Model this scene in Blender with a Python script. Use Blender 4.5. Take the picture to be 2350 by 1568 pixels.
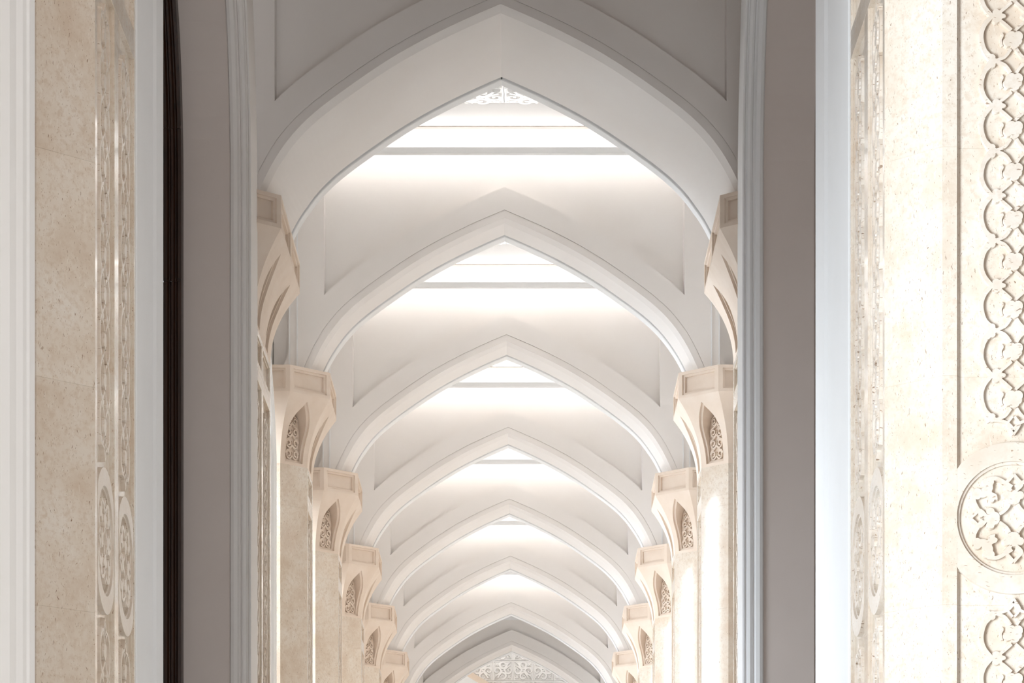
import bpy, math, random
from mathutils import Vector, Matrix
from mathutils.geometry import delaunay_2d_cdt

random.seed(7)
scene = bpy.context.scene
COL = scene.collection
for o in list(bpy.data.objects):
    bpy.data.objects.remove(o)

# ------------------------------------------------------------------ camera
H = 1.6                                  # eye height; heights below are given above the eye and raised by H
cam = bpy.data.cameras.new('camera')
cam.sensor_width = 36.0
cam.lens = 36.0 * 6500 / 2350
cam.shift_x = -16 / 2350
cam.shift_y = 1646 / 2350
cam.clip_end = 500
camo = bpy.data.objects.new('camera', cam)
camo.location = (0.145, 0, H)
camo.rotation_euler = (math.radians(90), 0, 0)
COL.objects.link(camo)
scene.camera = camo

# ------------------------------------------------------------------ world, view
world = bpy.data.worlds.new('world'); scene.world = world
world.use_nodes = True
wn = world.node_tree.nodes['Background']
wn.inputs[0].default_value = (1.0, 0.89, 0.78, 1)
wn.inputs[1].default_value = 0.11
scene.view_settings.view_transform = 'Standard'
scene.view_settings.look = 'None'
scene.view_settings.gamma = 1.0
scene.view_settings.use_curve_mapping = False
scene.view_settings.exposure = 0.17

LED_POWER = 13.0

def area(name, loc, sx, sy, power, color, rot, spread=math.pi):
    l = bpy.data.lights.new(name, 'AREA')
    l.shape = 'RECTANGLE'; l.size = sx; l.size_y = sy
    l.energy = power; l.color = color; l.spread = spread
    o = bpy.data.objects.new(name, l)
    o.location = loc; o.rotation_euler = rot
    COL.objects.link(o)
    return o

R90 = math.pi / 2
FACE_RIGHT = (0, -R90, 0)     # shines towards +X
FACE_LEFT = (0, R90, 0)       # shines towards -X
DAY = (0.82, 0.91, 1.0)
WARM = (1.0, 0.89, 0.78)
# daylight lamps standing in for unseen windows on the left and, weaker and warmer, on the right
area('side_daylight', (-4.8, 5.8, 2.7), 5.4, 5.0, 3300, (0.80, 0.905, 1.0), FACE_RIGHT)
area('side_daylight', (-3.0, 18.9, 3.0), 4.5, 2.6, 150, DAY, FACE_RIGHT, 1.75)
for k in range(1, 8):
    area('side_daylight', (-3.2, 26.0 + 4.83 * (k - 1), 1.9), 3.4, 1.9, 270, DAY, FACE_RIGHT)
    area('sky_daylight', (-5.6, 26.2 + 4.83 * (k - 1), 7.2), 3.4, 3.0, 900, DAY, (0, -math.radians(72), 0))
area('side_daylight', (5.0, 7.0, 2.4), 4.6, 8.0, 270, WARM, FACE_LEFT)
area('side_daylight', (5.0, 42.0, 3.0), 6.0, 34.0, 800, WARM, FACE_LEFT)
area('end_wall_fill', (0, 58.2, 10.6 + H), 4.0, 0.4, 80, (1.0, 0.96, 0.91), (math.radians(40), 0, 0))  # unseen lamp added to brighten the tiled end wall

# ------------------------------------------------------------------ materials
def new_mat(name, color, rough, spec=0.5):
    m = bpy.data.materials.new(name); m.use_nodes = True
    nt = m.node_tree
    b = nt.nodes['Principled BSDF']
    b.inputs['Base Color'].default_value = (*color, 1)
    b.inputs['Roughness'].default_value = rough
    b.inputs['Specular IOR Level'].default_value = spec
    return m, nt, b

def noise(nt, vec, scale, detail=3.0, rough=0.55):
    n = nt.nodes.new('ShaderNodeTexNoise')
    n.inputs['Scale'].default_value = scale
    n.inputs['Detail'].default_value = detail
    n.inputs['Roughness'].default_value = rough
    nt.links.new(vec, n.inputs['Vector'])
    return n

def ramp(nt, fac, stops):
    r = nt.nodes.new('ShaderNodeValToRGB')
    el = r.color_ramp.elements
    while len(el) < len(stops): el.new(0.5)
    for e, (p, c) in zip(el, stops):
        e.position = p; e.color = (*c, 1)
    nt.links.new(fac, r.inputs['Fac'])
    return r

def mixc(nt, fac, a, b, mode='MIX'):
    m = nt.nodes.new('ShaderNodeMix'); m.data_type = 'RGBA'; m.blend_type = mode
    if isinstance(fac, float): m.inputs[0].default_value = fac
    else: nt.links.new(fac, m.inputs[0])
    for i, v in ((6, a), (7, b)):
        if isinstance(v, tuple): m.inputs[i].default_value = (*v, 1)
        else: nt.links.new(v, m.inputs[i])
    return m.outputs[2]

def bump(nt, b, height, strength, dist):
    bp = nt.nodes.new('ShaderNodeBump')
    bp.inputs['Strength'].default_value = strength
    bp.inputs['Distance'].default_value = dist
    nt.links.new(height, bp.inputs['Height'])
    nt.links.new(bp.outputs[0], b.inputs['Normal'])

def plaster(name, c1, c2, rough=0.75):
    m, nt, b = new_mat(name, c1, rough, 0.25)
    g = nt.nodes.new('ShaderNodeNewGeometry')
    n = noise(nt, g.outputs['Position'], 1.3, 4)
    r = ramp(nt, n.outputs['Fac'], [(0.3, c1), (0.7, c2)])
    nt.links.new(r.outputs[0], b.inputs['Base Color'])
    n2 = noise(nt, g.outputs['Position'], 45, 4)
    bump(nt, b, n2.outputs['Fac'], 0.06, 0.004)
    return m

PLASTER = plaster('warm white plaster', (0.82, 0.775, 0.735), (0.845, 0.805, 0.77))
WHITE = plaster('white painted plaster', (0.84, 0.835, 0.825), (0.87, 0.865, 0.86), 0.55)
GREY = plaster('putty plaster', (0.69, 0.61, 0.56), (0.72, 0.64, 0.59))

def limestone(name, c1, c2, c3):
    m, nt, b = new_mat(name, c1, 0.6, 0.35)
    g = nt.nodes.new('ShaderNodeNewGeometry')
    n = noise(nt, g.outputs['Position'], 5.0, 5)
    r = ramp(nt, n.outputs['Fac'], [(0.3, c1), (0.55, c2), (0.8, c3)])
    nt.links.new(r.outputs[0], b.inputs['Base Color'])
    n2 = noise(nt, g.outputs['Position'], 120, 3)
    bump(nt, b, n2.outputs['Fac'], 0.08, 0.002)
    return m

LIME = limestone('carved limestone', (0.74, 0.61, 0.495), (0.775, 0.65, 0.54), (0.805, 0.695, 0.59))

def marble(name, base, light, warm, rough, stretch):
    """polished shell marble: cloudy cream ground, thin dark worm flecks, ochre patches"""
    m, nt, b = new_mat(name, base, rough, 0.5)
    g = nt.nodes.new('ShaderNodeNewGeometry')
    pos = g.outputs['Position']
    n1 = noise(nt, pos, 3.2, 6, 0.62)
    c = ramp(nt, n1.outputs['Fac'], [(0.30, warm), (0.48, base), (0.72, light)]).outputs[0]
    n2 = noise(nt, pos, 30, 8, 0.7)
    c = mixc(nt, ramp(nt, n2.outputs['Fac'], [(0.36, (0.75,) * 3), (0.52, (0.0,) * 3)]).outputs[0], c, warm)
    # ochre stain patches
    n3 = noise(nt, pos, 1.7, 5, 0.7)
    c = mixc(nt, ramp(nt, n3.outputs['Fac'], [(0.60, (0.0,) * 3), (0.76, (0.40,) * 3)]).outputs[0], c, (0.62, 0.42, 0.24))
    # warp + stretched cells for the flecks
    for (sc, thr, pick, col, amt) in ((1.0, 0.24, 0.66, (0.36, 0.22, 0.125), 0.75), (0.5, 0.2, 0.84, (0.26, 0.15, 0.085), 0.85),
                                      (0.42, 0.34, 0.83, (0.90, 0.85, 0.76), 0.3)):
        wn_ = noise(nt, pos, 22, 2)
        sub = nt.nodes.new('ShaderNodeVectorMath'); sub.operation = 'SCALE'
        nt.links.new(wn_.outputs['Color'], sub.inputs[0]); sub.inputs['Scale'].default_value = 0.035
        add = nt.nodes.new('ShaderNodeVectorMath'); add.operation = 'ADD'
        nt.links.new(pos, add.inputs[0]); nt.links.new(sub.outputs[0], add.inputs[1])
        mul = nt.nodes.new('ShaderNodeVectorMath'); mul.operation = 'MULTIPLY'
        nt.links.new(add.outputs[0], mul.inputs[0])
        mul.inputs[1].default_value = tuple(sc * v for v in stretch)
        v = nt.nodes.new('ShaderNodeTexVoronoi'); v.inputs['Scale'].default_value = 1.0
        nt.links.new(mul.outputs[0], v.inputs['Vector'])
        near = ramp(nt, v.outputs['Distance'], [(thr * 0.6, (1,) * 3), (thr, (0,) * 3)])
        sep = nt.nodes.new('ShaderNodeSeparateColor')
        nt.links.new(v.outputs['Color'], sep.inputs[0])
        pk = nt.nodes.new('ShaderNodeMath'); pk.operation = 'GREATER_THAN'; pk.inputs[1].default_value = pick
        nt.links.new(sep.outputs[0], pk.inputs[0])
        f = nt.nodes.new('ShaderNodeMath'); f.operation = 'MULTIPLY'
        nt.links.new(near.outputs[0], f.inputs[0]); nt.links.new(pk.outputs[0], f.inputs[1])
        f2 = nt.nodes.new('ShaderNodeMath'); f2.operation = 'MULTIPLY'; f2.inputs[1].default_value = amt
        nt.links.new(f.outputs[0], f2.inputs[0])
        c = mixc(nt, f2.outputs[0], c, col)
    # slab to slab tint
    oi = nt.nodes.new('ShaderNodeObjectInfo')
    t = ramp(nt, oi.outputs['Random'], [(0.0, (0.95, 0.94, 0.93)), (1.0, (1.0, 1.0, 1.0))])
    c = mixc(nt, 1.0, c, t.outputs[0], 'MULTIPLY')
    nt.links.new(c, b.inputs['Base Color'])
    return m

MARBLE = marble('polished shell marble', (0.77, 0.675, 0.565), (0.83, 0.765, 0.68), (0.68, 0.555, 0.435), 0.07, (175, 175, 27))
CARVED = marble('carved marble relief', (0.77, 0.68, 0.585), (0.81, 0.74, 0.66), (0.70, 0.595, 0.485), 0.28, (26, 26, 110))

def wood():
    m, nt, b = new_mat('dark mahogany', (0.02, 0.008, 0.004), 0.35, 0.4)
    g = nt.nodes.new('ShaderNodeNewGeometry')
    mp = nt.nodes.new('ShaderNodeMapping'); mp.inputs['Scale'].default_value = (60, 60, 4)
    nt.links.new(g.outputs['Position'], mp.inputs['Vector'])
    n = noise(nt, mp.outputs[0], 1.0, 4)
    r = ramp(nt, n.outputs['Fac'], [(0.3, (0.014, 0.006, 0.003)), (0.7, (0.045, 0.016, 0.007))])
    nt.links.new(r.outputs[0], b.inputs['Base Color'])
    return m
WOOD = wood()

def led(k):
    m = bpy.data.materials.new('led strip glow'); m.use_nodes = True
    nt = m.node_tree; nt.nodes.clear()
    e = nt.nodes.new('ShaderNodeEmission'); e.inputs[0].default_value = (1.0, 0.972, 0.945, 1); e.inputs[1].default_value = LED_POWER * k
    o = nt.nodes.new('ShaderNodeOutputMaterial'); nt.links.new(e.outputs[0], o.inputs[0])
    return m
LED, LED_SOFT = led(1.0), led(2.2)
FLOOR = marble('floor marble', (0.46, 0.455, 0.45), (0.52, 0.515, 0.51), (0.40, 0.39, 0.38), 0.25, (40, 40, 40))

# ------------------------------------------------------------------ object helpers
def make_mesh(name, verts, faces, mat, smooth=False):
    me = bpy.data.meshes.new(name)
    me.from_pydata([tuple(v) for v in verts], [], [tuple(f) for f in faces])
    me.materials.append(mat)
    me.validate(); me.update()
    if smooth:
        for p in me.polygons: p.use_smooth = True
    return me

def put(name, me, parent=None, mtx=None, loc=None):
    o = bpy.data.objects.new(name, me)
    COL.objects.link(o)
    if parent: o.parent = parent
    if mtx is not None: o.matrix_basis = mtx
    if loc is not None: o.location = loc
    return o

def thing(name, label, cat, loc=(0, 0, 0), group=None):
    o = bpy.data.objects.new(name, None); COL.objects.link(o)
    o.empty_display_size = 0.2
    o.location = loc; o['label'] = label; o['category'] = cat
    if group: o['group'] = group
    return o

def struct(name, me, label=None):
    o = put(name, me); o['kind'] = 'structure'
    if label: o['label'] = label
    return o

class MB:
    """collects polygons for one mesh"""
    def __init__(self): self.v = []; self.f = []
    def add(self, verts, faces):
        n = len(self.v); self.v += [tuple(v) for v in verts]
        self.f += [tuple(i + n for i in f) for f in faces]
    def box(self, x0, x1, y0, y1, z0, z1):
        self.add([(x0, y0, z0), (x1, y0, z0), (x1, y1, z0), (x0, y1, z0), (x0, y0, z1), (x1, y0, z1), (x1, y1, z1), (x0, y1, z1)],
                 [(0, 3, 2, 1), (4, 5, 6, 7), (0, 1, 5, 4), (1, 2, 6, 5), (2, 3, 7, 6), (3, 0, 4, 7)])
    def grid(self, rows, closed=False):
        """rows: list of equally long point rows -> quads"""
        n = len(rows[0]); vs = [p for r in rows for p in r]; fs = []
        for i in range(len(rows) - 1):
            for j in range(n if closed else n - 1):
                a = i * n + j; b = i * n + (j + 1) % n
                fs.append((a, b, b + n, a + n))
        self.add(vs, fs)
    def mesh(self, name, mat, smooth=False): return make_mesh(name, self.v, self.f, mat, smooth)

ORD = ['foreground', 'first', 'second', 'third', 'fourth', 'fifth', 'sixth', 'seventh', 'eighth']

# ------------------------------------------------------------------ plan of the arcade
def centre(k):
    return (14.85, 23.29)[k] if k < 2 else 28.6 + 4.83 * (k - 2)
def face_y(k):                       # camera-facing plane of arch k
    return centre(1) - 0.92 if k == 1 else centre(k) - 0.55
def back_y(k):
    return face_y(k) + (1.36 if k == 1 else 0.48)
PX = 2.565                           # distance of the pier axes from the middle of the aisle
NARCH = 8

# pointed arch outline (x from the middle, height above the eye), from springing to apex
_raw = [(1.928, 6.812), (1.914, 6.85), (1.871, 6.955), (1.809, 7.080), (1.751, 7.175), (1.686, 7.266), (1.607, 7.360),
        (1.512, 7.450), (1.411, 7.530), (1.310, 7.603), (1.165, 7.706), (0.977, 7.838), (0.89, 7.895), (0.68, 8.017), (0.469, 8.125),
        (0.258, 8.224), (0.127, 8.282), (0.0, 8.333)]
def resample(pts, n):
    L = [0.0]
    for a, b in zip(pts, pts[1:]): L.append(L[-1] + math.dist(a, b))
    out = []; j = 0
    for i in range(n + 1):
        t = L[-1] * i / n
        while j < len(L) - 2 and L[j + 1] < t: j += 1
        u = (t - L[j]) / (L[j + 1] - L[j])
        out.append((pts[j][0] + (pts[j + 1][0] - pts[j][0]) * u, pts[j][1] + (pts[j + 1][1] - pts[j][1]) * u))
    return out
half = resample(_raw, 44)
for _ in range(14):
    half = [half[0]] + [tuple((half[i - 1][c] + 2 * half[i][c] + half[i + 1][c]) / 4 for c in (0, 1)) for i in range(1, len(half) - 1)] + [half[-1]]

def normals(pts):
    out = []
    for i in range(len(pts)):
        a = pts[max(i - 1, 0)]; b = pts[min(i + 1, len(pts) - 1)]
        tx, tz = b[0] - a[0], b[1] - a[1]; l = math.hypot(tx, tz)
        out.append((tz / l, -tx / l))
    return out
hn = normals(half)
_c = hn[-1][1]
hn[-1] = (0.0, 1.0 / _c)
for _i in range(7):                       # let the first stones stand level on the capital
    _u = _i / 7; _n = (1 + (hn[_i][0] - 1) * _u, hn[_i][1] * _u); hn[_i] = _n
ARC = [(-x, z) for x, z in half] + [(x, z) for x, z in reversed(half[:-1])]
ARN = [(-x, z) for x, z in hn] + [(x, z) for x, z in reversed(hn[:-1])]

def offset_arc(o):
    return [(p[0] + n[0] * o, p[1] + n[1] * o) for p, n in zip(ARC, ARN)]

def sweep_arch(profile):
    rows = []
    for o, y in profile:
        rows.append([(x, y, z + H) for x, z in offset_arc(o)])
    return rows

# ------------------------------------------------------------------ floor, ceiling slab, outer shell
m = MB(); m.box(-9, 9, -8, 66, -0.1, 0)
struct('floor', m.mesh('floor', FLOOR))
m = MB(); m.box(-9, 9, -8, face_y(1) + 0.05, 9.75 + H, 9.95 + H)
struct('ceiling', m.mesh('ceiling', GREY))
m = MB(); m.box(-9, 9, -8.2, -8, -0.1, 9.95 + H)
struct('wall_back', m.mesh('wall_back', GREY))
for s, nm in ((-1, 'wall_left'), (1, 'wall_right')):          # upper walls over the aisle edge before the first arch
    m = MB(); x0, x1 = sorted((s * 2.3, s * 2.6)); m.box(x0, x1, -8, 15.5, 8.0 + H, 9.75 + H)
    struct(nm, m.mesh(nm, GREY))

# ------------------------------------------------------------------ transverse arches
def build_arch(k):
    f = face_y(k); b = back_y(k); CD = 0.085
    desc = {1: 'nearest and deepest pointed plaster arch, grey in shade, filling the top',
            8: 'farthest small pointed arch, grey in shade, before the scroll tiled end wall'}
    label = desc.get(k, 'pale pointed plaster arch, %s from the camera, lit by the cove before it' % ORD[k])
    t = thing('pointed_arch', label, 'arch', (0, 0, 0), 'pointed arches across the arcade')
    # ring with its stepped archivolt and soffit
    prof = [(0.28, f + CD), (0.28, f), (0.071, f), (0.071, f + 0.010), (0.064, f + 0.010), (0.064, f + 0.004), (0.0, f + 0.004)]
    if k == 1: prof += [(-0.04, f + 0.085), (-0.150, f + 1.2)]
    else: prof += [(-0.036, f + 0.07), (-0.078, f + 0.31)]
    m = MB(); m.grid(sweep_arch(prof))
    put('archivolt', m.mesh('archivolt', PLASTER), t)
    # rear rim, standing off the soffit by a narrow groove
    o1, y1 = prof[-1]
    m = MB(); m.grid(sweep_arch([(o1, y1), (o1 + 0.03, y1), (o1 + 0.03, y1 + 0.035), (o1 - 0.006, y1 + 0.035), (o1 - 0.012, y1 + 0.042),
                                 (o1 - 0.016, b), (0.28, b)]))
    put('rear_rim', m.mesh('rear_rim', WHITE), t)
    # recessed coffer above the arch
    out = offset_arc(0.28)
    W = 1.785; ztop = 8.845
    up = [p for p in out if abs(p[0]) <= W]
    def at(side):
        seq = out if side < 0 else list(reversed(out))
        for a, c in zip(seq, seq[1:]):
            if abs(a[0]) >= W >= abs(c[0]):
                u = (abs(a[0]) - W) / (abs(a[0]) - abs(c[0]))
                return (side * W, a[1] + (c[1] - a[1]) * u)
    left, right = at(-1), at(1)
    line = [left] + up + [right]
    m = MB()
    m.grid([[(x, f + CD, z + H) for x, z in line], [(x, f + CD, ztop + H) for x, z in line]])
    for c, s in ((left, -1), (right, 1)):
        m.grid([[(c[0], f, c[1] + H), (c[0] - s * 0.008, f + CD, c[1] + H)], [(c[0], f, ztop + H), (c[0] - s * 0.008, f + CD, ztop + H)]])
    # rear of the wall
    m.grid([[(x, b, z + H) for x, z in line], [(x, b, ztop + H) for x, z in line]])
    put('coffer_panel', m.mesh('coffer_panel', PLASTER), t)
    # flat wall either side of the coffer
    for s in (-1, 1):
        low = [p for p in out if p[0] * s >= W]
        low = low if s < 0 else list(reversed(low))
        low = low + [left if s < 0 else right]
        XE = 2.135
        for yy, nm in ((f, 'spandrel'), (b, 'rear_spandrel')):
            m2 = MB()
            last = low[-1]
            rows = [[(p[0], yy, p[1] + H), (s * max(XE, abs(p[0])), yy, p[1] + H)] for p in low]
            rows.append([(s * W, yy, ztop + H), (s * XE, yy, ztop + H)])
            if yy == f:
                rows = [r + [(r[1][0], f + 0.07, r[1][2]), (s * 2.29, f + 0.07, r[1][2])] for r in rows]
            m2.grid(rows)
            put(nm, m2.mesh(nm, PLASTER), t)
        m4 = MB(); xa, xc = sorted((s * 2.30, s * 2.34)); m4.box(xa, xc, f - 0.275, centre(k) + (1.29 if k == 1 else 0.824), 6.812 + H, 8.848 + H)
        nm = 'wall_left' if s < 0 else 'wall_right'; struct(nm, m4.mesh(nm, PLASTER))
        for xb in (2.045, 2.122):
            m3 = MB(); xa, xc = sorted((s * xb, s * (xb + 0.012)))
            m3.box(xa, xc, f - 0.012, f + 0.002, 6.812 + H, 8.835 + H)
            put('corner_bead', m3.mesh('corner_bead', WHITE), t)
    return t
ARCHES = [build_arch(k) for k in range(1, NARCH + 1)]

# ------------------------------------------------------------------ relief helpers (flat carvings: x along, y up, z out)
_jit = [0]
def ribbon(mb, pts, w, h, taper=None, base=0.0, top=0.78):
    _jit[0] = (_jit[0] + 1) % 11; h = h + 0.00025 * _jit[0]
    n = len(pts); L = []; Rr = []
    rows = []
    for i, p in enumerate(pts):
        a = pts[max(i - 1, 0)]; b = pts[min(i + 1, n - 1)]
        tx, ty = b[0] - a[0], b[1] - a[1]; l = math.hypot(tx, ty) or 1e-6
        nx, ny = -ty / l, tx / l
        ww = w * (taper(i / (n - 1)) if taper else 1.0) * 0.5
        rows.append([(p[0] + nx * ww, p[1] + ny * ww, base), (p[0] + nx * ww * top, p[1] + ny * ww * top, h),
                     (p[0] - nx * ww * top, p[1] - ny * ww * top, h), (p[0] - nx * ww, p[1] - ny * ww, base)])
    mb.grid(rows)
    for r in (rows[0], rows[-1]): mb.add(r, [(0, 1, 2, 3)])

def blob(mb, outline, h, c=None, base=0.0, top=0.86):
    n = len(outline)
    cx = sum(p[0] for p in outline) / n if c is None else c[0]
    cy = sum(p[1] for p in outline) / n if c is None else c[1]
    v = [(x, y, base) for x, y in outline] + [(cx + (x - cx) * top, cy + (y - cy) * top, h) for x, y in outline] + [(cx, cy, h)]
    f = [(i, (i + 1) % n, n + (i + 1) % n, n + i) for i in range(n)] + [(n + i, n + (i + 1) % n, 2 * n) for i in range(n)]
    mb.add(v, f)

def spline(pts, n):
    """Catmull-Rom through the points"""
    P = [pts[0]] + list(pts) + [pts[-1]]
    out = []
    segs = len(pts) - 1
    for i in range(n + 1):
        t = segs * i / n; k = min(int(t), segs - 1); u = t - k
        p0, p1, p2, p3 = P[k], P[k + 1], P[k + 2], P[k + 3]
        out.append(tuple(0.5 * (2 * p1[c] + (p2[c] - p0[c]) * u + (2 * p0[c] - 5 * p1[c] + 4 * p2[c] - p3[c]) * u * u
                                + (3 * p1[c] - p0[c] - 3 * p2[c] + p3[c]) * u ** 3) for c in (0, 1)))
    return out

def lobed(cx, cy, lobes, r0, rot=0.0, sx=1.0, sy=1.0, n=40):
    """outline made of round lobes: lobes = [(angle deg, radius, width deg)]"""
    out = []
    for i in range(n):
        a = 2 * math.pi * i / n
        r = r0
        for (la, lr, lw) in lobes:
            d = abs((math.degrees(a) - la + 180) % 360 - 180) / lw
            if d < 1: r = max(r, r0 + (lr - r0) * math.sqrt(max(0.0, 1 - d * d)))
        out.append((cx + sx * r * math.cos(a + rot), cy + sy * r * math.sin(a + rot)))
    return out

PER = 0.4395
HREL = 0.020
def mesh_motif():
    """one period of the pierced-looking interlace of the pier strips, B cusp to B cusp, centred on the leaf cusps"""
    mb = MB(); h = HREL; k = 0
    P2 = PER / 2
    for su in (-1, 1):
        for sv in (-1, 1):
            def q(pts): return [(su * u, sv * v) for u, v in pts]
            k += 1; hh = h + 0.0004 * k
            # v measured from the leaf cusp (0) to the branching cusp (P2)
            ribbon(mb, spline(q([(0.106, 0.0), (0.143, 0.045), (0.158, 0.100), (0.143, 0.165), (0.112, 0.206), (0.103, P2)]), 16), 0.026, hh,
                   lambda t: 1.0 + 1.1 * max(0, t - 0.6) / 0.4)
            ribbon(mb, spline(q([(0.098, P2), (0.074, P2 - 0.006), (0.040, P2 - 0.022), (0.014, P2 - 0.058)]), 8), 0.019, hh - 0.0002)
            ribbon(mb, spline(q([(0.010, 0.068), (0.036, 0.044), (0.058, 0.026), (0.085, 0.004)]), 8), 0.019, hh - 0.0002)
            blob(mb, lobed(su * 0.108, sv * (P2 - 0.012), [(60, 0.026, 60), (300, 0.026, 60)], 0.018, n=20), hh + 0.0003)
    for sv, rot in ((1, 0.35), (-1, -0.35)):                     # trefoil flowers
        o = lobed(0, sv * 0.117, [(20, 0.060, 38), (100, 0.052, 40), (180, 0.058, 38), (265, 0.050, 36), (325, 0.048, 30)], 0.036, rot=rot * sv)
        blob(mb, o, h + 0.003)
        ribbon(mb, spline([(-0.055, sv * 0.117 - 0.03), (-0.062, sv * 0.117), (-0.052, sv * 0.117 + 0.024), (-0.060, sv * 0.117 + 0.034)], 8), 0.012, h * 0.75)
        ribbon(mb, spline([(0.055, sv * 0.117 + 0.03), (0.062, sv * 0.117), (0.052, sv * 0.117 - 0.024), (0.060, sv * 0.117 - 0.034)], 8), 0.012, h * 0.75)
    for su in (-1, 1):                                            # three lobed leaves at the cusps
        o = lobed(su * 0.078, 0, [(180 if su > 0 else 0, 0.046, 24), (115, 0.040, 44), (65, 0.034, 40), (245, 0.040, 44), (295, 0.034, 40), (0 if su > 0 else 180, 0.034, 30)], 0.024, n=36)
        blob(mb, o, h + 0.002)
    return mb.mesh('carved_motif', CARVED)

def mesh_finial():
    mb = MB(); h = HREL
    for su in (-1, 1):
        ribbon(mb, spline([(su * 0.098, 0.0), (su * 0.055, 0.004), (su * 0.022, 0.02), (0.0, 0.046)], 8), 0.018, h)
        ribbon(mb, spline([(su * 0.004, -0.018), (su * 0.03, 0.016), (su * 0.02, 0.04), (0.0, 0.07)], 8), 0.014, h + 0.0005)
    return mb.mesh('carved_finial', CARVED)

def mesh_roundel():
    mb = MB(); h = HREL; k = 0
    for i in range(4):
        a = i * math.pi / 2; ca, sa = math.cos(a), math.sin(a)
        def r(pts): return [(ca * x - sa * y, sa * x + ca * y) for x, y in pts]
        k += 1; hh = h + 0.0004 * k
        blob(mb, r(lobed(0.104, 0, [(0, 0.040, 40), (75, 0.060, 34), (150, 0.044, 40), (210, 0.044, 40), (285, 0.060, 34)], 0.034)), hh + 0.002)
        for s in (-1, 1):
            ribbon(mb, spline(r([(0.07, s * 0.02), (0.045, s * 0.035), (0.022, s * 0.066)]), 6), 0.019, hh)      # round the middle diamond
            ribbon(mb, spline(r([(0.135, s * 0.012), (0.165, s * 0.040), (0.190, s * 0.020), (0.214, 0.0)]), 10), 0.020, hh)  # outer loop
            ribbon(mb, spline(r([(0.152, s * 0.008), (0.176, s * 0.046), (0.194, s * 0.085), (0.190, s * 0.128)]), 10), 0.024, hh)
            blob(mb, r(lobed(0.178, s * 0.122, [(90, 0.034, 50), (180, 0.034, 60), (270, 0.030, 50)], 0.022, n=24)), hh + 0.001)
        d = math.pi / 4                                          # corner leaf clasping the diagonal
        cx, cy = 0.150, 0.150
        leaf = [(0.128, 0.190), (0.104, 0.176), (0.098, 0.150), (0.104, 0.128), (0.080, 0.116), (0.074, 0.098), (0.088, 0.088), (0.086, 0.074), (0.098, 0.074),
                (0.116, 0.080), (0.128, 0.104), (0.150, 0.098), (0.176, 0.104), (0.190, 0.128), (0.166, 0.132), (0.152, 0.152), (0.136, 0.166)]
        blob(mb, r(spline(leaf + leaf[:1], 60)[:-1]), hh + 0.0015, r([(0.128, 0.132)])[0], top=0.9)
    return mb.mesh('carved_rosette', CARVED)

def mesh_roundel_ring():
    """flush border round the rosette, clipped by the panel frame, with a two-step inner edge"""
    mb = MB(); n = 72; d = 0.026
    rows = [[], [], [], [], [], []]
    for i in range(n):
        a = 2 * math.pi * i / n; c, s = math.cos(a), math.sin(a)
        ro = min(0.372, 0.281 / max(abs(c), 1e-4))
        for row, (r, z) in zip(rows, ((ro, -0.004), (ro - 0.001, d), (0.279, d), (0.277, d - 0.011), (0.264, d - 0.013), (0.262, -0.004))):
            r = min(r, ro)
            row.append((r * c, r * s, z))
    mb.grid(rows, closed=True)
    return mb.mesh('roundel_border', CARVED)

MOTIF, FINIAL, ROSETTE, RING = mesh_motif(), mesh_finial(), mesh_roundel(), mesh_roundel_ring()

def mesh_scroll_lattice():
    """hearts of paired scrolls, bottom centre at the origin"""
    mb = MB(); h = 0.020; k = 0
    tiers = [(0.062, 1.0), (0.172, 1.0), (0.282, 0.95), (0.390, 0.78)]
    for zc, sc in tiers:
        for s in (-1, 1):
            k += 1; hh = h + 0.0004 * k
            pts = []
            for i in range(23):
                t = i / 22; a = math.radians(195 + 470 * t); r = 0.046 * sc * (1 - 0.72 * t)
                pts.append((s * (0.049 * sc + r * math.cos(a)), zc + r * math.sin(a) * 1.08))
            ribbon(mb, pts, 0.0180 * sc, hh, lambda t: 1.0 + (0.8 if t > 0.93 else 0))
            ribbon(mb, spline([(s * 0.094 * sc, zc + 0.006), (s * 0.082 * sc, zc + 0.034), (s * 0.036 * sc, zc + 0.054), (0, zc + 0.085)], 8), 0.0165 * sc, hh)
        blob(mb, [(-0.006, zc - 0.005), (0, zc - 0.02), (0.006, zc - 0.005), (0, zc + 0.03)], h * 0.9)
    blob(mb, [(-0.014, 0.475), (0, 0.452), (0.014, 0.475), (0.008, 0.50), (0, 0.535), (-0.008, 0.50)], h)
    mb.box(-0.105, 0.105, -0.004, 0.008, 0, h * 0.8)
    mb.v = [(x * 0.86, y, z) for x, y, z in mb.v]
    return mb.mesh('scroll_lattice', LIME)
LATTICE = mesh_scroll_lattice()

# ------------------------------------------------------------------ piers
ZCAPB, ZBLK, ZTOP = 5.89, 6.55, 6.81       # capital bottom, block bottom, block top (above the eye)

def octagon(hx, fy, hy, sx):
    """corners, counter-clockwise from the front left: hx half width, fy half front-face width, hy half length, sx half side-face length"""
    return [(-fy, -hy), (fy, -hy), (hx, -sx), (hx, sx), (fy, hy), (-fy, hy), (-hx, sx), (-hx, -sx)]

class Plan:
    def __init__(self, double):
        self.n = 2 if double else 1                                # carved strips on each long side
        ext = 0.4 if double else 0.0
        self.shaft = octagon(0.60, 0.35, 0.60 + ext, 0.35 + ext)
        self.block = octagon(0.835, 0.465, 0.815 + 0.475 * (1 if double else 0), 0.475 + 0.475 * (1 if double else 0))
    def strips(self, i):
        return 1 if i in (0, 4) else (self.n if i in (2, 6) else 0)

def edge(poly, i):
    a = Vector(poly[i]); b = Vector(poly[(i + 1) % 8])
    return a, b

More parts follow.
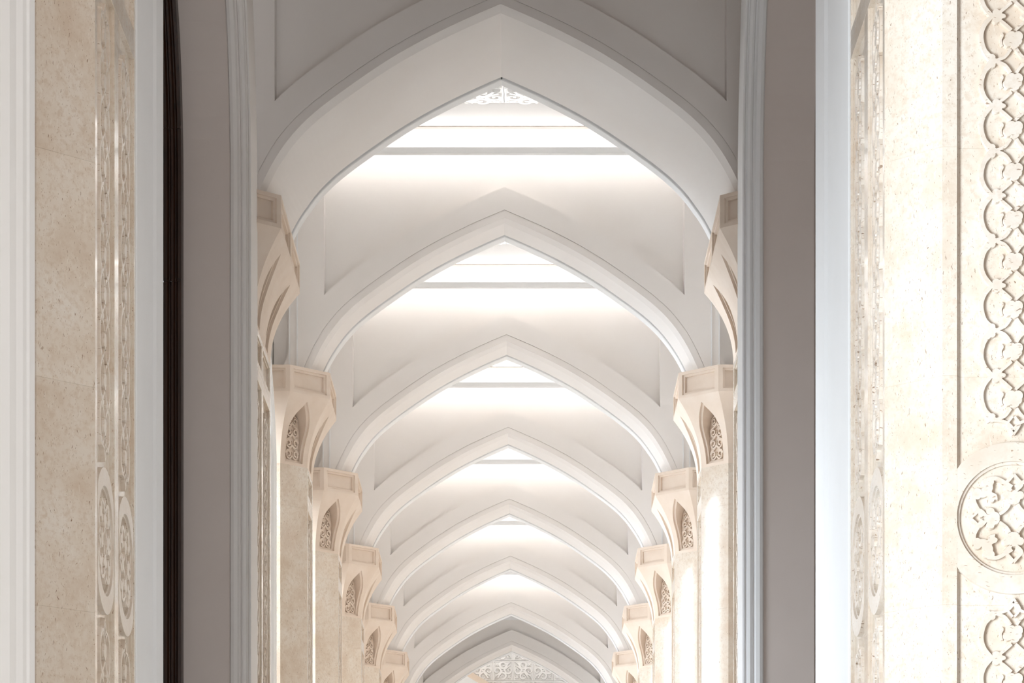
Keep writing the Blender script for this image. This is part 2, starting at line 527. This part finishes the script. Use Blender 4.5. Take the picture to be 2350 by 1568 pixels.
def frame_matrix(p, tangent, normal, z):
    """local x along tangent, y up, z outwards"""
    t = Vector((tangent[0], tangent[1], 0)); n = Vector((normal[0], normal[1], 0)); u = Vector((0, 0, 1))
    M = Matrix(((t.x, u.x, n.x, p[0]), (t.y, u.y, n.y, p[1]), (t.z, u.z, n.z, z), (0, 0, 0, 1)))
    return M

def shaft_outline(plan, recess=True):
    pts = []
    for i in range(8):
        a, b = edge(plan.shaft, i)
        L = (b - a).length; t = (b - a) / L; nrm = Vector((t.y, -t.x))
        pts.append(a)
        ns = plan.strips(i)
        if recess and ns:
            w = L / ns
            for j in range(ns):
                for u, d in ((0.072, 0), (0.073, 0.012), (0.083, 0.013), (0.084, 0.026), (w - 0.084, 0.026), (w - 0.083, 0.013), (w - 0.073, 0.012), (w - 0.072, 0)):
                    pts.append(a + t * (j * w + u) - nrm * d)
    return pts

def prism(mb, outline, z0, z1, bev=0.0012):
    c = Vector((0, 0))
    def ring(z, s):
        return [(p.x * (1 - s / 0.6), p.y * (1 - s / 0.6), z) for p in outline]
    mb.grid([ring(z0, bev), ring(z0 + bev, 0), ring(z1 - bev, 0), ring(z1, bev)], closed=True)
    n = len(outline)
    mb.add(ring(z1, bev), [tuple(range(n))]); mb.add(ring(z0, bev), [tuple(reversed(range(n)))])

def recessed_prism(mb, poly, z0, z1, marg_u, marg_z, steps, splits):
    """octagonal prism whose faces carry stepped, recessed rectangular panels"""
    for i in range(8):
        a, b = edge(poly, i)
        L = (b - a).length; t = (b - a) / L; nrm = Vector((t.y, -t.x)); ns = splits(i)
        if ns == 0:
            mb.add([(a.x, a.y, z0), (b.x, b.y, z0), (b.x, b.y, z1), (a.x, a.y, z1)], [(0, 1, 2, 3)]); continue
        w = L / ns
        for j in range(ns):
            loops = [(0, 0, 0)]
            ins, dep = 0, 0
            loops.append((marg_u, marg_z, 0))
            for (di, dd) in steps:
                ins += di; dep += dd
                loops.append((marg_u + ins, marg_z + ins, dep))
            rows = []
            for (iu, iz, d) in loops:
                row = []
                for (u, z) in ((j * w + iu, z0 + iz), ((j + 1) * w - iu, z0 + iz), ((j + 1) * w - iu, z1 - iz), (j * w + iu, z1 - iz)):
                    p = a + t * u - nrm * d
                    row.append((p.x, p.y, z))
                rows.append(row)
            mb.grid(rows, closed=True)
            mb.add(rows[-1], [(0, 1, 2, 3)])
    for z in (z0, z1):
        mb.add([(p[0], p[1], z) for p in poly], [tuple(range(8))])

def in_poly(p, poly):
    x, y = p; c = False; n = len(poly)
    for i in range(n):
        x1, y1 = poly[i]; x2, y2 = poly[(i + 1) % n]
        if (y1 > y) != (y2 > y) and x < (x2 - x1) * (y - y1) / (y2 - y1) + x1: c = not c
    return c

NICHE_HALF = spline([(0.112, 0.030), (0.117, 0.15), (0.126, 0.27), (0.130, 0.345), (0.118, 0.420), (0.084, 0.495), (0.040, 0.553), (0.0, 0.600)], 22)
NICHE = NICHE_HALF + [(-u, z) for u, z in reversed(NICHE_HALF[:-1])]
def inset(pts, d):
    cz = 0.29
    return [(u * (1 - d / 0.122), cz + (z - cz) * (1 - d / 0.27)) for u, z in pts]

def flare(t): return t ** 2.05
HF = ZBLK - ZCAPB

def build_capital_body(plan):
    """flared octagon whose faces carry pointed niches with a stepped border"""
    mb = MB(); places = []
    for i in range(8):
        a0, b0 = edge(plan.shaft, i); a1, b1 = edge(plan.block, i)
        t0 = (b0 - a0).normalized(); nrm = Vector((t0.y, -t0.x))
        ns = plan.strips(i) or 1
        def P(fr, z):                                              # fr 0..1 across the face
            s = flare(z / HF)
            p = a0.lerp(b0, fr) * (1 - s) + a1.lerp(b1, fr) * s
            return p
        def width(z):
            s = flare(z / HF); return (b0 - a0).length * (1 - s) + (b1 - a1).length * s
        for j in range(ns):
            f0, f1 = j / ns, (j + 1) / ns; fm = (f0 + f1) / 2
            def W(z): return width(z) / ns
            def at(u, z): return P(fm + u / width(z), z)
            NV = 12
            bound = [(-W(HF * q / NV) / 2, HF * q / NV) for q in range(NV, -1, -1)] + [(W(HF * q / NV) / 2, HF * q / NV) for q in range(NV + 1)]
            nb = len(bound)
            edges = [(q, (q + 1) % nb) for q in range(nb)]
            pts = list(bound)
            n0 = len(pts); pts += NICHE; nh = len(NICHE)
            edges += [(n0 + q, n0 + (q + 1) % nh) for q in range(nh)]
            outer = [(u * 1.22, 0.29 + (z - 0.29) * 1.1) for u, z in NICHE]
            for q in range(1, NV):
                z = HF * q / NV
                for fu in (-0.84, -0.66, -0.4, 0.0, 0.4, 0.66, 0.84):
                    u = fu * W(z) / 2
                    if not in_poly((u, z), outer): pts.append((u, z))
            r = delaunay_2d_cdt([Vector(p) for p in pts], edges, [], 0, 1e-6)
            vs = r[0]; tris = []
            for f in r[2]:
                cu = sum(vs[q].x for q in f) / len(f); cz = sum(vs[q].y for q in f) / len(f)
                if in_poly((cu, cz), NICHE) or not in_poly((cu, cz), bound): continue
                tris.append(tuple(f))
            mb.add([(*at(v.x, min(max(v.y, 0), HF)), v.y + ZCAPB + H) for v in vs], tris)
            # stepped border and reveal
            Q = a0.lerp(b0, fm) - nrm * 0.045
            def surf(pts_, d): return [(*(at(u, z) - nrm * d), z + ZCAPB + H) for u, z in pts_]
            def back(pts_):
                out = []
                for u, z in pts_:
                    p = at(u, z); p = p - nrm * ((p - Q).dot(nrm)); out.append((p.x, p.y, z + ZCAPB + H))
                return out
            L2 = inset(NICHE, 0.023)
            mb.grid([surf(NICHE, 0), surf(NICHE, 0.024), surf(L2, 0.026), back(L2)], closed=True)
            mb.add(back(L2) , [tuple(range(nh))])
            tn = t0
            c = P(fm, 0.05); c = c - nrm * ((c - Q).dot(nrm))
            places.append(frame_matrix(c, tn, nrm, ZCAPB + 0.052 + H))
    return mb.mesh('capital', LIME), places

def build_pier_meshes(double):
    plan = Plan(double)
    d = {'plan': plan}
    full = [Vector(p) for p in plan.shaft]
    notch = shaft_outline(plan)
    joints = [-1.6, -0.02, 1.10, 2.22, 3.34, 4.46, 5.48]
    d['courses'] = []
    for z0, z1 in zip(joints, joints[1:]):
        mb = MB(); prism(mb, notch, z0 + H, z1 + H)
        d['courses'].append(mb.mesh('shaft_slab', MARBLE))
    mb = MB(); prism(mb, full, 5.48 + H, 5.585 + H)
    d['courses'].append(mb.mesh('shaft_slab', MARBLE))
    mb = MB(); recessed_prism(mb, plan.shaft, 5.585 + H, 5.8899 + H, 0.072, 0.05, [(0.001, 0.012), (0.010, 0.001), (0.001, 0.013)], plan.strips)
    d['courses'].append(mb.mesh('shaft_slab', MARBLE))
    d['capital'], d['lattices'] = build_capital_body(plan)
    mb = MB(); recessed_prism(mb, plan.block, ZBLK + H, ZTOP + H, 0.045, 0.030, [(0.002, 0.016), (0.020, 0.002), (0.002, 0.022)],
                              lambda i: plan.n if i in (2, 6) else 1)
    d['block'] = mb.mesh('capital_block', LIME)
    return d

SINGLE, DOUBLE = build_pier_meshes(False), build_pier_meshes(True)

def pier(k, side):
    d = DOUBLE if k < 2 else SINGLE
    plan = d['plan']; s = 'left' if side < 0 else 'right'
    if k == 0:
        label = ('foreground marble pier on the left, tan diagonal face and two carved strips seen edge-on' if side < 0 else
                 'foreground marble pier on the right, white diagonal face beside a carved rosette panel')
    elif k == 1:
        label = 'double marble pier carrying the %s end of the nearest arch, two niches on its side' % s
    else:
        label = 'cream marble pier with niched capital under the %s end of the %s arch' % (s, ORD[k])
    t = thing('marble_pier', label, 'pillar', (side * PX, centre(k), 0), 'marble piers along the %s side' % s)
    for me in d['courses']: put('shaft_slab', me, t)
    cap = put('capital', d['capital'], t)
    put('capital_block', d['block'], t)
    for M in d['lattices']:
        nrm = M.col[2]
        if nrm.x * side > 0.35 or nrm.y > 0.75: continue          # sides turned away from the aisle
        put('scroll_lattice', LATTICE, cap, M)
    # carved strips
    faces = [2 if side < 0 else 6]
    if k == 0 : faces.append(0)
    for i in faces:
        a, b = edge(plan.shaft, i); L = (b - a).length; tt = (b - a) / L; nrm = Vector((tt.y, -tt.x)); ns = plan.strips(i)
        for j in range(ns):
            p = a + tt * (L / ns * (j + 0.5)) - nrm * 0.0265
            zb = 3.124
            for q in range(5):
                put('carved_motif', MOTIF, t, frame_matrix(p, tt, nrm, zb + PER * (q + 0.5) + H))
            put('carved_finial', FINIAL, t, frame_matrix(p, tt, nrm, zb + PER * 5 + H))
            if k == 0:
                M = frame_matrix(p, tt, nrm, zb + H)
                put('carved_finial', FINIAL, t, M @ Matrix.Rotation(math.pi, 4, 'Z'))
                Mr = frame_matrix(p, tt, nrm, 2.644 + H)
                put('roundel_border', RING, t, Mr); put('carved_rosette', ROSETTE, t, Mr)
                for q in range(2): put('carved_motif', MOTIF, t, frame_matrix(p, tt, nrm, 2.18 - PER * (q + 0.5) + H))
                put('carved_finial', FINIAL, t, frame_matrix(p, tt, nrm, 2.18 + H))
    return t
for k in range(0, NARCH + 1):
    for side in (-1, 1): pier(k, side)

# ------------------------------------------------------------------ tray ceilings with cove lights
TS = 0.425
def mesh_tile():
    """scroll tile, face down at z = 0, relief towards -z handled by the matrix: built x, y in plane, z out"""
    mb = MB(); e = TS / 2 - 0.003; h = 0.030
    rows = [[(-e, -e, -0.03), (e, -e, -0.03), (e, e, -0.03), (-e, e, -0.03)],
            [(-e, -e, 0.012), (e, -e, 0.012), (e, e, 0.012), (-e, e, 0.012)]]
    q = e - 0.018
    rows.append([(-q, -q, 0.012), (q, -q, 0.012), (q, q, 0.012), (-q, q, 0.012)])
    q2 = q - 0.004
    rows.append([(-q2, -q2, 0.0), (q2, -q2, 0.0), (q2, q2, 0.0), (-q2, q2, 0.0)])
    mb.grid(rows, closed=True); mb.add(rows[-1], [(0, 1, 2, 3)])
    S = TS / 2 * 0.93
    path = spline([(-0.80, 0.56), (-0.52, 0.40), (-0.30, 0.24), (0.02, 0.20), (0.26, 0.38), (0.31, 0.62), (0.16, 0.84), (-0.10, 0.86),
                   (-0.22, 0.68), (-0.12, 0.54), (0.02, 0.58)], 30)
    k = 0
    for tr in (lambda x, y: (x, y), lambda x, y: (-y, -x), lambda x, y: (-x, -y), lambda x, y: (y, x)):
        k += 1
        pts = [tr(x * S, y * S) for x, y in path]
        ribbon(mb, pts, 0.036, h + 0.0005 * k, lambda t: 0.55 + 0.75 * math.sin(math.pi * min(1, t * 1.1 + 0.12)) ** 0.7 if t < 0.85 else 1.0)
        tip = [tr(x * S, y * S) for x, y in ((-0.92, 0.90), (-0.70, 0.44), (-0.50, 0.38), (-0.74, 0.62))]
        blob(mb, tip, h)
    for sx, sy in ((1, 1), (-1, -1)):
        blob(mb, lobed(sx * 0.66 * S, sy * 0.66 * S, [(45, 0.052, 26), (135, 0.040, 28), (225, 0.052, 26), (315, 0.040, 28)], 0.022, n=32), h)
    s = 0.10 * S
    blob(mb, [(-s, -s), (s, -s), (s, s), (-s, s)], h)
    return mb.mesh('scroll_tile', WHITE)
TILE = mesh_tile()

ZLED = 8.882; ZLIP = 9.145; ZCEIL = 9.41
FLIPX = Matrix.Rotation(math.pi, 4, 'X')
def tray(k):
    """ceiling of the bay between arch k and arch k + 1"""
    y0 = back_y(k); y1 = face_y(k + 1); XW = 1.9
    m = MB()
    ya, yb = y0 + 0.2, y1 - 0.2
    # underside ring over the aisle edges, tray walls, shelves and panel
    for s in (-1, 1):
        m.grid([[(s * 2.75, y0, 8.85 + H), (s * 2.75, y1, 8.85 + H)], [(s * XW, y0, 8.85 + H), (s * XW, y1, 8.85 + H)],
                [(s * XW, y0, ZCEIL + 0.03 + H), (s * XW, y1, ZCEIL + 0.03 + H)]])
    m.grid([[(-XW, y0, 8.85 + H), (XW, y0, 8.85 + H)], [(-XW, y0, ZLIP + H), (XW, y0, ZLIP + H)], [(-XW, ya, ZLIP + H), (XW, ya, ZLIP + H)], [(-XW, ya, ZCEIL + H), (XW, ya, ZCEIL + H)]])
    m.grid([[(-XW, y1 + 0.085, 8.845 + H), (XW, y1 + 0.085, 8.845 + H)], [(-XW, y1 + 0.085, ZLIP + H), (XW, y1 + 0.085, ZLIP + H)], [(-XW, yb, ZLIP + H), (XW, yb, ZLIP + H)], [(-XW, yb, ZCEIL + H), (XW, yb, ZCEIL + H)]])
    m.grid([[(-XW, y0, ZCEIL + 0.03 + H), (XW, y0, ZCEIL + 0.03 + H)], [(-XW, y1, ZCEIL + 0.03 + H), (XW, y1, ZCEIL + 0.03 + H)]])
    c = struct('ceiling', m.mesh('ceiling', WHITE))
    # scroll tiles of the ceiling panel
    rows = int((yb - ya) / TS)
    for r in range(rows):
        for q in range(-4, 4):
            M = Matrix.Translation((TS * (q + 0.5), yb - TS * (r + 0.5), ZCEIL + H)) @ FLIPX
            if (q + r) % 2: M = M @ Matrix.Rotation(R90, 4, 'Z')
            put('scroll_tile', TILE, c, M)
    if k > 6: return
    t = thing('cove_light', 'white glowing cove light behind a thin ledge above the %s arch' % ORD[k + 1], 'light', (0, 0, 0), 'cove lights between the arches')
    for yy, sg in ((y1, -1), (y0, 1)):
        e = MB()
        lo, hi = sorted((yy + sg * 0.215, yy + sg * 0.275)); e.box(-XW, XW, lo, hi, ZLED + H, ZLED + 0.045 + H)
        lo, hi = sorted((yy + sg * 0.21, yy + sg * 0.26)); e.box(-XW, XW, lo, hi, ZLED + 0.045 + H, ZLED + 0.062 + H)
        put('ledge', e.mesh('ledge', WHITE), t)
        e = MB(); lo, hi = sorted((yy + sg * 0.2, yy + sg * 0.262)); e.box(-XW, XW, lo, hi, ZLIP - 0.001 + H, ZLIP + 0.010 + H)
        put('lip', e.mesh('lip', GREY), t)
        e = MB(); lo, hi = sorted((yy + sg * 0.206, yy + sg * 0.222)); e.box(-XW + 0.05, XW - 0.05, lo, hi, ZLIP + 0.010 + H, ZLIP + 0.019 + H)
        put('led_strip', e.mesh('led_strip', LED_SOFT), t)
        e = MB(); lo, hi = sorted((yy + sg * 0.15, yy + sg * 0.17)); e.box(-XW + 0.05, XW - 0.05, lo, hi, ZLED + 0.046 + H, ZLED + 0.062 + H)
        put('led_strip', e.mesh('led_strip', LED), t)
for k in range(1, NARCH): tray(k)

# ------------------------------------------------------------------ side walls between the piers
SCALE_SIDE = 0.70
def side_path(mid, hs, spring, rise, lo=-1.6, full=True):
    """(y, z) outline of a pointed side arch: near jamb, arch, far jamb"""
    pts = [(x / 1.925 * hs, spring + (z - 6.81) / (8.333 - 6.81) * rise) for x, z in half if z >= 6.81]
    pts[0] = (hs, spring)
    near = [(mid - y, z) for y, z in pts]
    far = [(mid + y, z) for y, z in reversed(pts)]
    return [(mid - hs, lo)] + near + far[1:] + [(mid + hs, lo)]

def path_normals(path):
    """mitred normals pointing into the opening"""
    seg = []
    for a, b in zip(path, path[1:]):
        l = math.dist(a, b); seg.append(((b[1] - a[1]) / l, -(b[0] - a[0]) / l))
    out = []
    for i in range(len(path)):
        n0 = seg[max(i - 1, 0)]; n1 = seg[min(i, len(seg) - 1)]
        mx, mz = n0[0] + n1[0], n0[1] + n1[1]; l = math.hypot(mx, mz)
        c = (mx * n0[0] + mz * n0[1]) / l
        k = min(1 / max(c, 0.3), 1.6)
        out.append((mx / l * k, mz / l * k))
    return out

def sweep_side(mb, path, profile, s):
    nr = path_normals(path)
    rows = []
    for x, o in profile:
        rows.append([(s * x, p[0] + q[0] * o, p[1] + q[1] * o + H) for p, q in zip(path, nr)])
    mb.grid(rows)

def upper_wall(mb, s, x, ya, yb, path, ztop):
    """wall over an arched opening, in the plane |X| = x"""
    arch = [p for p in path if p[1] > -1.0]
    mb.grid([[(s * x, p[0], p[1] + H) for p in arch], [(s * x, p[0], ztop + H) for p in arch]])
    for e, y in ((arch[0], ya), (arch[-1], yb)):
        mb.grid([[(s * x, e[0], e[1] + H), (s * x, y, e[1] + H)], [(s * x, e[0], ztop + H), (s * x, y, ztop + H)]])

for k in range(1, NARCH):
    c0, c1 = centre(k), centre(k + 1)
    ya = c0 + (1.30 if k == 1 else 0.825); yb = c1 - 0.825
    mid = yb - 0.27 - 1.36
    hs = 1.36
    path = side_path(mid, hs, 5.80, 1.35)
    for s, nm in ((-1, 'wall_left'), (1, 'wall_right')):
        m = MB()
        upper_wall(m, s, 2.30, ya, yb, path, 8.86)
        upper_wall(m, s, 2.60, ya, yb, path, 8.86)
        arch = [p for p in path if p[1] > -1.0]
        m.grid([[(s * 2.30, p[0], p[1] + H) for p in arch], [(s * 2.60, p[0], p[1] + H) for p in arch]])
        if s < 0:
            for y0, y1 in ((ya, mid - hs), (mid + hs, yb)):
                lo, hi = -2.60, -2.30
                m.box(lo, hi, y0, y1, 0, 5.80 + H)
        struct(nm, m.mesh(nm, PLASTER))
        if s < 0:
            m = MB()
            sweep_side(m, path, [(2.32, 0.0), (2.215, 0.0), (2.205, 0.03), (2.205, 0.10), (2.225, 0.12), (2.225, 0.2), (2.205, 0.22),
                                 (2.195, 0.28), (2.205, 0.34), (2.225, 0.36), (2.55, 0.36)], s)
            m.box(-2.5, -2.226, mid + hs - 0.95, mid + hs - 0.34, 0, 5.95 + H)
            struct('trim_%d' % k, m.mesh('trim', WHITE))

# ------------------------------------------------------------------ the wide bay before the first arch
def arc_path(y_jamb, sgn, spring, R, zlo, zhi, n=14):
    """jamb rising from zlo then curving over the opening; sgn = direction of the opening from the jamb"""
    out = [(y_jamb, zlo)]
    for i in range(n + 1):
        z = spring + (zhi - spring) * i / n
        out.append((y_jamb + sgn * (R - math.sqrt(R * R - (z - spring) ** 2)), z))
    return out

YF = 21.50
tn = NARCH
for s, nm in ((-1, 'left'), (1, 'right')):
    # far jamb, before the first arch: moulded edge and broad reveal facing the camera
    path = arc_path(YF, -1, 6.65, 2.4, -1.6, 8.9)
    m = MB()
    if s < 0: path = list(path)
    def sweep_dir(mb, profile):
        nr = []
        for i in range(len(path)):
            a = path[max(i - 1, 0)]; b = path[min(i + 1, len(path) - 1)]
            ty, tz = b[0] - a[0], b[1] - a[1]; l = math.hypot(ty, tz)
            nr.append((-tz / l, ty / l))
        mb.grid([[(s * x, p[0] + q[0] * o, p[1] + q[1] * o + H) for p, q in zip(path, nr)] for x, o in profile])
    base = 1.889 if s < 0 else 1.842
    sweep_dir(m, [(base + 0.02, -0.75), (base + 0.02, -0.06), (base + 0.004, -0.05), (base, 0.0), (base + 0.012, 0.004), (base + 0.022, -0.008), (base + 0.027, -0.008),
                  (base + 0.036, 0.010), (base + 0.056, 0.020), (base + 0.070, 0.016), (base + 0.078, 0.0), (base + 0.088, 0.004), (base + 0.100, 0.030),
                  (base + 0.128, 0.036), (base + 0.150, 0.030), (base + 0.160, 0.012)])
    tn += 1
    struct('trim_%d' % tn, m.mesh('trim', WHITE if s > 0 else PLASTER), None)
    m = MB()
    sweep_dir(m, [(base + 0.160, 0.012), (2.43 if s < 0 else 2.385, 0.012), (2.44 if s < 0 else 2.388, -0.035), (2.60, -0.035)])
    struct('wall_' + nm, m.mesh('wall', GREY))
    # near band behind the foreground pier, flush with its side
    ye = 16.8 if s < 0 else 17.38
    m = MB()
    y0 = 15.58
    prof = [(-1.0, -0.5)]
    L = ye - y0
    pts = [(2.3, y0), (1.967, y0), (1.957, y0 + 0.02), (1.957, y0 + L * 0.2), (1.967, y0 + L * 0.22), (1.967, y0 + L * 0.62), (1.952, y0 + L * 0.66), (1.952, y0 + L * 0.9), (1.965, y0 + L * 0.93), (1.965, ye), (2.60, ye)]
    m.grid([[(s * x, y, 0) for x, y in pts], [(s * x, y, 8.0 + H) for x, y in pts]])
    tn += 1
    struct('trim_%d' % tn, m.mesh('trim', WHITE))
    # wall over the wide opening
    m = MB(); xa, xb = sorted((s * 1.99, s * 2.55))
    m.box(xa, xb, 15.6, 22.3, 8.95 + H, 9.75 + H)
    struct('wall_' + nm, m.mesh('wall', PLASTER))

# arched mahogany window frame in the left opening, behind the reveal
t = thing('window_frame', 'dark mahogany arched window frame post between white band and grey wall on the left', 'window frame', (0, 0, 0))
path = arc_path(21.35, -1, 6.65, 2.2, -1.6, 8.7, 16)
def wood_part(name, z0, z1, grow):
    pp = [p for p in path if z0 < p[1] < z1]
    def y_at(z):
        return 21.35 if z <= 6.65 else 21.35 - (2.2 - math.sqrt(2.2 ** 2 - (z - 6.65) ** 2))
    zs = [z0] + [p[1] for p in pp] + [z1]
    prof = [(2.40, 0.16), (2.40, 0.0), (2.425, -0.012), (2.438, 0.006), (2.446, 0.006), (2.458, -0.014), (2.474, -0.014), (2.484, 0.004), (2.492, 0.004),
            (2.505, -0.016), (2.53, -0.016), (2.545, 0.02), (2.66, 0.02), (2.66, 0.16)]
    m = MB()
    m.grid([[(-x, y_at(z) + o - grow, z + H) for z in zs] for x, o in prof])
    put(name, m.mesh(name, WOOD), t)
wood_part('post', -1.6, 5.86, 0.0)
wood_part('joint_band', 5.86, 5.88, 0.012)
wood_part('post', 5.88, 7.0, 0.0)
wood_part('joint_band', 7.0, 7.02, 0.012)
wood_part('arched_head', 7.02, 8.6, 0.0)

# moulded jamb at the left edge of the view, nearer than the foreground pier
m = MB()
pts = [(2.6, 10.2), (1.985, 10.2), (1.985, 11.35), (1.968, 11.42), (1.968, 11.50), (1.99, 11.56), (1.99, 11.66), (1.966, 11.74), (1.966, 11.86), (1.985, 11.92), (1.985, 12.0),
       (1.966, 12.05), (1.966, 12.14), (1.978, 12.16), (1.960, 12.18), (1.960, 12.31), (1.965, 12.345), (2.6, 12.345)]
m.grid([[(-x, y, 0) for x, y in pts], [(-x, y, 8.0 + H) for x, y in pts]])
tn += 1
struct('trim_%d' % tn, m.mesh('trim', WHITE))

m = MB(); m.box(2.9, 9, 10.2, 10.5, 0, 9.75 + H)  # unseen screen wall, added to keep the right lamp off the first arch
struct('wall_right', m.mesh('wall_right', PLASTER))
m = MB(); m.box(-9, -2.6, 10.2, 10.5, 0, 9.75 + H)  # unseen screen wall, added to shade jambs and first arch from the left lamp
struct('wall_left', m.mesh('wall_left', PLASTER))
# unseen window frame added in front of the left daylight lamp, before the foreground pier
m = MB(); m.box(-4.72, -4.62, 3.2, 8.4, 0, 0.1); m.box(-4.72, -4.62, 3.2, 8.4, 5.35, 5.5)
for y in (3.2, 4.9, 6.6, 8.3): m.box(-4.72, -4.62, y, y + 0.1, 0.1, 5.35)
struct('added_window', m.mesh('added_window', WOOD))
# ------------------------------------------------------------------ end wall
YE = 59.5
m = MB(); m.box(-9, 9, YE + 0.03, YE + 0.3, 0, 12.0 + H)
w = struct('wall_end', m.mesh('wall_end', PLASTER))
STAND = Matrix.Rotation(R90, 4, 'X')
zrow = (2430 - 1516.6) * YE / 6500
for r in range(-4, 2):
    for q in range(-5, 5):
        M = Matrix.Translation((TS * (q + 0.5) + 0.02, YE, zrow + TS * (r + 0.5) + H)) @ STAND
        if (q + r) % 2 == 0: M = M @ Matrix.Rotation(R90, 4, 'Z')
        put('scroll_tile', TILE, w, M)
# sloping mouldings of a side vault crossing the tiled wall at its lower left
t = thing('sloping_moulding', 'beige sloping moulding with white bands crossing the tiled end wall at lower left', 'moulding', (0, 0, 0))
def slope_bar(name, z_at, x0, x1, th, y0, y1, mat):
    sl = -0.60
    m = MB()
    def pt(x, y, dz): return (x, y, z_at + sl * (x - x0) + dz + H)
    m.grid([[pt(x0, y0, 0), pt(x1, y0, 0)], [pt(x0, y0, -th), pt(x1, y0, -th)], [pt(x0, y1, -th), pt(x1, y1, -th)], [pt(x0, y1, 0), pt(x1, y1, 0)], [pt(x0, y0, 0), pt(x1, y0, 0)]])
    put(name, m.mesh(name, mat), t)
xl = 0.145 + (1000 - 1191) * YE / 6500
zl = (2430 - 1493) * 59.2 / 6500
slope_bar('beige_band', zl, xl, xl + 2.2, 0.155, YE - 0.32, YE - 0.04, LIME)
slope_bar('white_band', zl - 0.155, xl, xl + 2.2, 0.17, YE - 0.40, YE - 0.04, WHITE)
slope_bar('white_fillet', zl - 0.325, xl, xl + 2.2, 0.06, YE - 0.44, YE - 0.04, WHITE)
slope_bar('white_band', zl - 0.385, xl, xl + 2.2, 1.2, YE - 0.48, YE - 0.04, WHITE)
